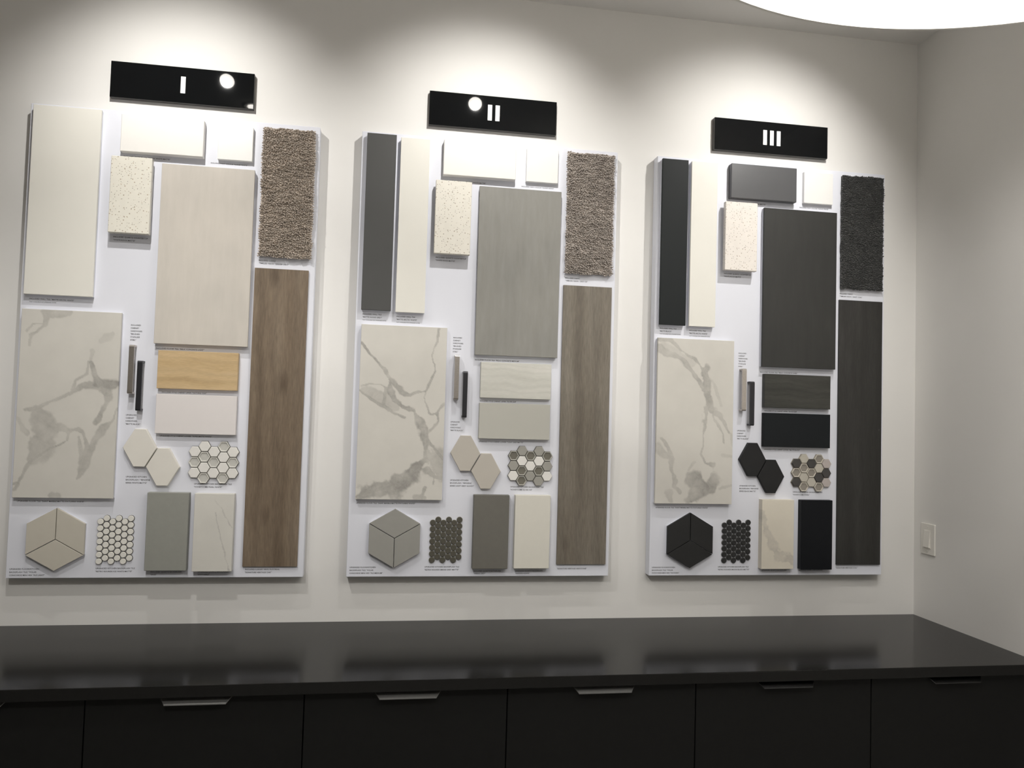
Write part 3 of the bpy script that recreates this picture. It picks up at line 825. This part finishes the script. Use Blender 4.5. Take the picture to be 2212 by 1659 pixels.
marble_slab('marble_tile', 1, 0.0216, 0.3130, 0.2635, 0.8560, TB, M['marble'], [(105,40),(890,70),(830,1615),(55,1615)], V2, 110, 210, 22,
            'large veined marble tile with grey clouds along its bottom, board II', 'tile', G_m, True)
marble_slab('marble_tile', 2, 0.0089, 0.3005, 0.2605, 0.8564, TB, M['marble'], [(95,38),(835,70),(780,1615),(65,1605)], V3, 110, 210, 33,
            'large veined marble tile with one broad curving vein from the top left, board III', 'tile', G_m, True)
marble_slab('backsplash_sample', 0, 0.5644, 0.6884, 0.0245, 0.2768, BT, M['marble_pale'], [(1330,587),(1605,592),(1575,1125),(1307,1117)],
            [([(1510,680),(1540,750),(1585,820)],3.5,.6), ([(1475,640),(1510,690)],3,.3), ([(1470,720),(1490,830),(1520,950),(1535,1010),(1560,1110)],[3,3.5,4,5,5],.65)], 60, 120, 44,
            'upright pale slab with a few hairline veins at the bottom of board I', 'slab', G_b)
marble_slab('backsplash_sample', 2, 0.4172, 0.5427, 0.0275, 0.2794, BT, M['marble_small'], [(905,568),(1125,568),(1117,1040),(900,1042)],
            [([(905,650),(935,780),(975,880),(1030,960),(1110,985)],[13,18,24,32,26],.6), ([(880,600),(905,680)],10,.6)], 60, 120, 55,
            'upright cream slab with one grey curved vein at the bottom of board III', 'slab', G_b)

# ------------------------------------------------------------------ carpets
def carpet(b, x0, x1, z0, z1, mat, tuft, cut, label):
    w, h = x1 - x0, z1 - z0
    e = empty('carpet_sample', (BX[b] + (x0 + x1) / 2, -T, ZB + z0))
    tag(e, label, 'carpet sample', 'carpet samples')
    obj('backing', box_mesh('backing', -w / 2 + 0.003, w / 2 - 0.003, -0.012, 0, 0.003, h - 0.003, mat), (0, 0, 0), e)
    r = np.random.default_rng(100 + b)
    nx, nz = int(w / tuft), int(h / (tuft * 0.86))
    verts, faces = [], []
    # soft wander of the cut edges
    def wob(n, amp):
        k = r.normal(size=n); k = np.convolve(np.pad(k, 6, 'edge'), np.ones(7) / 7, 'same')[6:-6]
        return k * amp
    el, er = wob(nz, 0.0028), wob(nz, 0.0028)
    eb, et = wob(nx, 0.0030), wob(nx, 0.0028)
    # looped rows: yarn bundles run across, in short dashes that sit higher or lower
    rib = r.normal(size=(nz, nx + 8))
    rib = np.stack([np.convolve(q_, np.ones(5) / 5, 'same') for q_ in rib])[:, 4:4 + nx] * (0.0030 if not cut else 0.0012)
    for j in range(nz):
        for i in range(nx):
            rowh = rib[j, i]
            fx = (i + 0.5 + 0.5 * (j % 2) - 0.25 + r.normal() * 0.18) / nx
            fz = (j + 0.5 + r.normal() * 0.16) / nz
            x = -w / 2 + el[j] + fx * (w - el[j] + er[j])
            z = eb[i] + fz * (h - eb[i] + et[i])
            edge = (i in (0, nx - 1)) or (j in (0, nz - 1))
            rad = tuft * (0.62 + 0.12 * r.random()) * (1.1 if edge else 1)
            rz = rad * 0.75 * (0.8 + 0.35 * r.random())
            yb, yt = -0.010, -0.0190 + rowh + r.normal() * (0.0011 if not cut else 0.0006) + (0.003 if edge else 0)
            ox, oz = r.normal() * 0.0010, -0.0008 + r.normal() * 0.0010
            k = len(verts)
            a0 = r.random() * 1.0
            for q in range(5):
                a = a0 + q * 2 * math.pi / 5
                verts.append((x + rad * math.cos(a), yb, z + rz * math.sin(a)))
            for q in range(5):
                a = a0 + q * 2 * math.pi / 5
                verts.append((x + ox + rad * 0.7 * math.cos(a), yt + 0.0018, z + oz + rz * 0.7 * math.sin(a)))
            verts.append((x + ox, yt, z + oz))
            for q in range(5):
                q2 = (q + 1) % 5
                faces.append((k + q, k + 5 + q, k + 5 + q2, k + q2))
                faces.append((k + 5 + q, k + 10, k + 5 + q2))
    o = obj('pile', mesh_from('pile', verts, faces, mat), (0, 0, 0), e)
    o['kind'] = 'stuff'
    return e
carpet(0, 0.7282, 0.9012, 1.0687, 1.5082, M['carpet_a'], 0.0048, False, 'taupe brown looped carpet sample at the top right of board I')
carpet(1, 0.7254, 0.8994, 1.0717, 1.5112, M['carpet_b'], 0.0048, False, 'grey-beige looped carpet sample at the top right of board II')
carpet(2, 0.7276, 0.9007, 1.0746, 1.5094, M['carpet_c'], 0.0036, True, 'charcoal cut pile carpet sample at the top right of board III')

# ------------------------------------------------------------------ cabinet pulls
def pull(b, x, z0, z1, mat, label):
    h, w, P, t, r = z1 - z0, 0.0158, 0.028, 0.0065, 0.006
    e = empty('cabinet_pull', (BX[b] + x, -T, ZB + z0))
    tag(e, label, 'cabinet pull', 'sample cabinet pulls')
    # flat bar with rounded shoulders: outline in the y,z plane, extruded across x
    out = []
    for cz, a0 in ((h - r, 0), (r, 90)):
        for k in range(6):
            a = math.radians(a0 + 18 * k)
            if a0 == 0:
                out.append((-P + r - r * math.sin(a), cz + r * math.cos(a)))
            else:
                out.append((-P + r - r * math.sin(a), cz + r * math.cos(a)))
    inner = [(-P + t + 0.001, 0.0), (-P + t + 0.001, h)]
    prof = out + [(-P + t + 0.001, 0.0), (-P + t + 0.001, h)]
    bm = bmesh.new()
    A = [bm.verts.new((-w / 2, y, z)) for y, z in prof]
    B = [bm.verts.new((w / 2, y, z)) for y, z in prof]
    bm.faces.new(A); bm.faces.new(B[::-1])
    n = len(prof)
    for i in range(n):
        bm.faces.new((A[i], B[i], B[(i + 1) % n], A[(i + 1) % n]))
    obj('grip', bm_mesh('grip', bm, mat), (0, 0, 0), e)
    obj('post', box_mesh('post', -w / 2, w / 2, -P + t + 0.001, 0, 0, t, mat, 0.0004), (0, 0, 0), e)
    obj('post', box_mesh('post', -w / 2, w / 2, -P + t + 0.001, 0, h - t, h, mat, 0.0004), (0, 0, 0), e)
for b, (sx, sz0, sz1), (kx, kz0, kz1) in ((0, (0.3501, 0.5949, 0.7537), (0.3775, 0.5409, 0.7031)),
                                          (1, (0.3502, 0.6085, 0.7635), (0.3808, 0.5487, 0.7080)),
                                          (2, (0.3398, 0.6011, 0.7565), (0.3718, 0.5481, 0.7101))):
    pull(b, sx, sz0, sz1, M['steel'], f'brushed steel cabinet pull mounted on board {BN[b]}')
    pull(b, kx, kz0, kz1, M['black_metal'], f'black metal cabinet pull mounted on board {BN[b]}')

# ------------------------------------------------------------------ hexagon pairs
hexpts = [(-0.0172, 0.0611), (-0.0517, 0), (-0.0172, -0.0611), (0.0172, -0.0611), (0.0517, 0), (0.0172, 0.0611)]
for b, (ux, uz), mt, cn in ((0, (0.3852, 0.4208), 'hex_white', 'off-white'), (1, (0.3898, 0.4252), 'hex_beige', 'beige'), (2, (0.3836, 0.4239), 'hex_black', 'black')):
    e = empty('hexagon_tile_pair', (BX[b] + ux + 0.036, -T, ZB + uz - 0.12))
    tag(e, f'pair of stretched {cn} hexagon tiles on board {BN[b]}', 'tile', 'pairs of stretched hexagon tiles')
    me = prism_mesh('hexagon_tile', hexpts, -0.015, 0.0, M[mt], 0.0012)
    obj('hexagon_tile', me, (-0.036, 0, 0.12), e)
    obj('hexagon_tile', me, (-0.036 + 0.0732, 0, 0.12 - 0.0605), e)

# ------------------------------------------------------------------ rhombus trios
def rh_mesh(name, a0, mat, R=0.1005, gap=0.0011):
    """rhombus with one corner at the hexagon's centre, opening towards angle a0"""
    p1 = (R * math.cos(a0 - math.pi / 3), R * math.sin(a0 - math.pi / 3))
    p2 = (R * math.cos(a0), R * math.sin(a0))
    p3 = (R * math.cos(a0 + math.pi / 3), R * math.sin(a0 + math.pi / 3))
    pts = [(0, 0), p1, p2, p3]
    cx, cz = p2[0] / 2, p2[1] / 2
    k = 1 - gap / (R * 0.433)
    pts = [(cx + (x - cx) * k, cz + (z - cz) * k) for x, z in pts]
    return prism_mesh(name, pts, -0.017, -0.007, mat, 0.0006)
for b, (cx, cz), mt, cn, angs in ((0, (0.1465, 0.1255), 'rh_beige', 'beige', (30, 150, 270)), (1, (0.1570, 0.1326), 'rh_grey', 'grey', (90, 210, 330)), (2, (0.1468, 0.1291), 'rh_black', 'black', (30, 150, 270))):
    e = empty('rhombus_tile_trio', (BX[b] + cx, -T, ZB + cz - 0.1))
    tag(e, f'hexagon made of three {cn} rhombus tiles at the bottom left of board {BN[b]}', 'tile', 'hexagons of rhombus tiles')
    for a in angs:
        obj('rhombus_tile', rh_mesh('rhombus_tile', math.radians(a), M[mt]), (0, 0, 0.1), e)
    obj('mounting_block', prism_mesh('mounting_block', [(0.0985 * math.cos(math.radians(30 + 60 * k)), 0.0985 * math.sin(math.radians(30 + 60 * k))) for k in range(6)], -0.007, 0.0, M['board']), (0, 0, 0.1), e)

# ------------------------------------------------------------------ honeycomb mosaics
HS = 0.0201
def hex_xy(s):
    return [(s * math.cos(math.radians(60 * k)), s * math.sin(math.radians(60 * k))) for k in range(6)]
def hex_flat(name, mat, s=0.0188, t=0.009):
    return prism_mesh(name, hex_xy(s), -t, 0.0, mat, 0.0014)
def hex_dish(name, rim, inner, s=0.0188, t=0.009):
    """glass tile: raised rim around a sunken middle"""
    L = []
    verts, faces, fm = [], [], []
    for sc, y in ((1.0, 0.0), (1.0, -t + 0.001), (0.95, -t), (0.86, -t), (0.76, -t + 0.0028)):
        k = len(verts)
        verts += [(x * sc, y, z * sc) for x, z in hex_xy(s)]
        L.append(k)
    for q, (a, c) in enumerate(zip(L, L[1:])):
        for i in range(6):
            j = (i + 1) % 6
            faces.append((a + i, a + j, c + j, c + i)); fm.append(0)
    faces.append(tuple(L[-1] + i for i in range(6))); fm.append(1)
    faces.append(tuple(L[0] + i for i in range(5, -1, -1))); fm.append(0)
    me = mesh_from(name, verts, faces, [rim, inner], fm)
    bm = bmesh.new(); bm.from_mesh(me); bmesh.ops.recalc_face_normals(bm, faces=bm.faces); bm.to_mesh(me); bm.free()
    return me
HX = {'W': hex_flat('hexagon_white', M['mos_white']), 'P': hex_dish('hexagon_pearl', M['mos_pearl_rim'], M['mos_pearl']),
      'G': hex_flat('hexagon_grey', M['mos_grey']), 'S': hex_dish('hexagon_smoke', M['mos_smoke_rim'], M['mos_smoke']),
      'B': hex_flat('hexagon_beige', M['mos_beige']), 'T': hex_dish('hexagon_taupe', M['mos_taupe_rim'], M['mos_taupe']),
      'K': hex_flat('hexagon_charcoal', M['mos_dark']), 'R': hex_flat('hexagon_rose', M['mos_pink'])}
LAY = [['WPW', 'WPWP', 'WPW', 'PWWP', 'WPW'], ['SGW', 'GWSS', 'SWG', 'GWSG', 'SGW'], ['KTK', 'BTBT', 'KTB', 'TBKT', 'RKR']]
def backing_mesh(name, centres, s, n, t, mat):
    verts, faces = [], []
    for cx, cz in centres:
        k = len(verts)
        ring = [(cx + s * math.cos(2 * math.pi * i / n), cz + s * math.sin(2 * math.pi * i / n)) for i in range(n)]
        verts += [(x, -t, z) for x, z in ring] + [(x, 0, z) for x, z in ring]
        faces.append(tuple(k + i for i in range(n - 1, -1, -1)))
        for i in range(n):
            j = (i + 1) % n
            faces.append((k + i, k + j, k + n + j, k + n + i))
    return mesh_from(name, verts, faces, mat)
for b, (mx, mz), jm, cn in ((0, (0.6147, 0.3776), 'joint_dark', 'white and pearl'), (1, (0.6205, 0.3850), 'joint_dark', 'white, grey and smoke'), (2, (0.6203, 0.3785), 'joint_beige', 'beige, taupe and charcoal')):
    e = empty('honeycomb_mosaic', (BX[b] + mx, -T, ZB + mz - 0.07))
    tag(e, f'honeycomb mosaic sheet of {cn} hexagons on board {BN[b]}', 'mosaic', 'honeycomb mosaic sheets')
    cs = []
    for ci, col in enumerate(LAY[b]):
        for ri, ch in enumerate(col):
            x = (ci - 2) * 1.5 * HS
            z = ((len(col) - 1) / 2 - ri) * math.sqrt(3) * HS + 0.07
            cs.append((x, z))
            obj('hexagon', HX[ch], (x, -0.0005, z), e)
    obj('backing', backing_mesh('backing', cs, HS * 0.985, 6, 0.0045, M[jm]), (0, 0, 0), e)

# ------------------------------------------------------------------ penny round mosaics
def penny_mesh(name, mat, r=0.0094, t=0.0065, n=18):
    verts, faces = [], []
    for rr, y in ((r, 0.0), (r, -t + 0.0012), (r * 0.90, -t)):
        verts += [(rr * math.cos(2 * math.pi * i / n), y, rr * math.sin(2 * math.pi * i / n)) for i in range(n)]
    for k in range(2):
        for i in range(n):
            j = (i + 1) % n
            faces.append((k * n + i, k * n + n + i, k * n + n + j, k * n + j))
    faces.append(tuple(2 * n + i for i in range(n - 1, -1, -1)))
    faces.append(tuple(range(n)))
    me = mesh_from(name, verts, faces, mat)
    bm = bmesh.new(); bm.from_mesh(me); bmesh.ops.recalc_face_normals(bm, faces=bm.faces); bm.to_mesh(me); bm.free()
    return me
for b, (px, pz), mt, jm, cn in ((0, (0.2748, 0.1811), 'penny_white', 'joint_dark', 'white'), (1, (0.2863, 0.1845), 'penny_smoke', 'joint_tan', 'smoky brown-grey'), (2, (0.2829, 0.1824), 'penny_black', 'joint_grey', 'black')):
    e = empty('penny_round_mosaic', (BX[b] + px + 0.046, -T, ZB + 0.045))
    tag(e, f'mosaic sheet of round {cn} penny tiles at the bottom of board {BN[b]}', 'mosaic', 'penny round mosaic sheets')
    me = penny_mesh('penny_tile', M[mt])
    cs = []
    for ci in range(6):
        for ri in range(7):
            x = ci * 0.01835 - 0.046
            z = pz - 0.045 - ri * 0.0212 + (0.0106 if ci % 2 else 0)
            cs.append((x, z))
            obj('penny_tile', me, (x, -0.0003, z), e)
    cs_in = [(x, z) for x, z in cs]
    obj('backing', backing_mesh('backing', cs_in, 0.0104, 12, 0.0032, M[jm]), (0, 0, 0), e)

# ------------------------------------------------------------------ light switch
sw = empty('light_switch', (XR, -0.0845, ZB + 0.0830))
tag(sw, 'white rocker light switch on the right wall near the corner', 'light switch')
obj('plate', box_mesh('plate', -0.006, 0, -0.0375, 0.0375, 0, 0.1155, M['plastic'], 0.0018, 2), (0, 0, 0), sw)
obj('bezel', box_mesh('bezel', -0.0078, -0.006, -0.0185, 0.0185, 0.0235, 0.092, M['plastic'], 0.0006), (0, 0, 0), sw)
vs = [(-0.0078, -0.0155, 0.026), (-0.0078, 0.0155, 0.026), (-0.0078, 0.0155, 0.0895), (-0.0078, -0.0155, 0.0895),
      (-0.0140, -0.0155, 0.028), (-0.0140, 0.0155, 0.028), (-0.0088, 0.0155, 0.0890), (-0.0088, -0.0155, 0.0890)]
fs = [(0, 1, 2, 3), (4, 7, 6, 5), (0, 4, 5, 1), (1, 5, 6, 2), (2, 6, 7, 3), (3, 7, 4, 0)]
obj('rocker', mesh_from('rocker', vs, fs, M['plastic']), (0, 0, 0), sw)
for z in (0.012, 0.1035):
    bm = bmesh.new()
    bmesh.ops.create_cone(bm, cap_ends=True, segments=14, radius1=0.003, radius2=0.0026, depth=0.0012, matrix=Matrix.Rotation(-math.pi / 2, 4, 'Y'))
    obj('screw', bm_mesh('screw', bm, M['plastic']), (-0.0064, 0, z), sw)
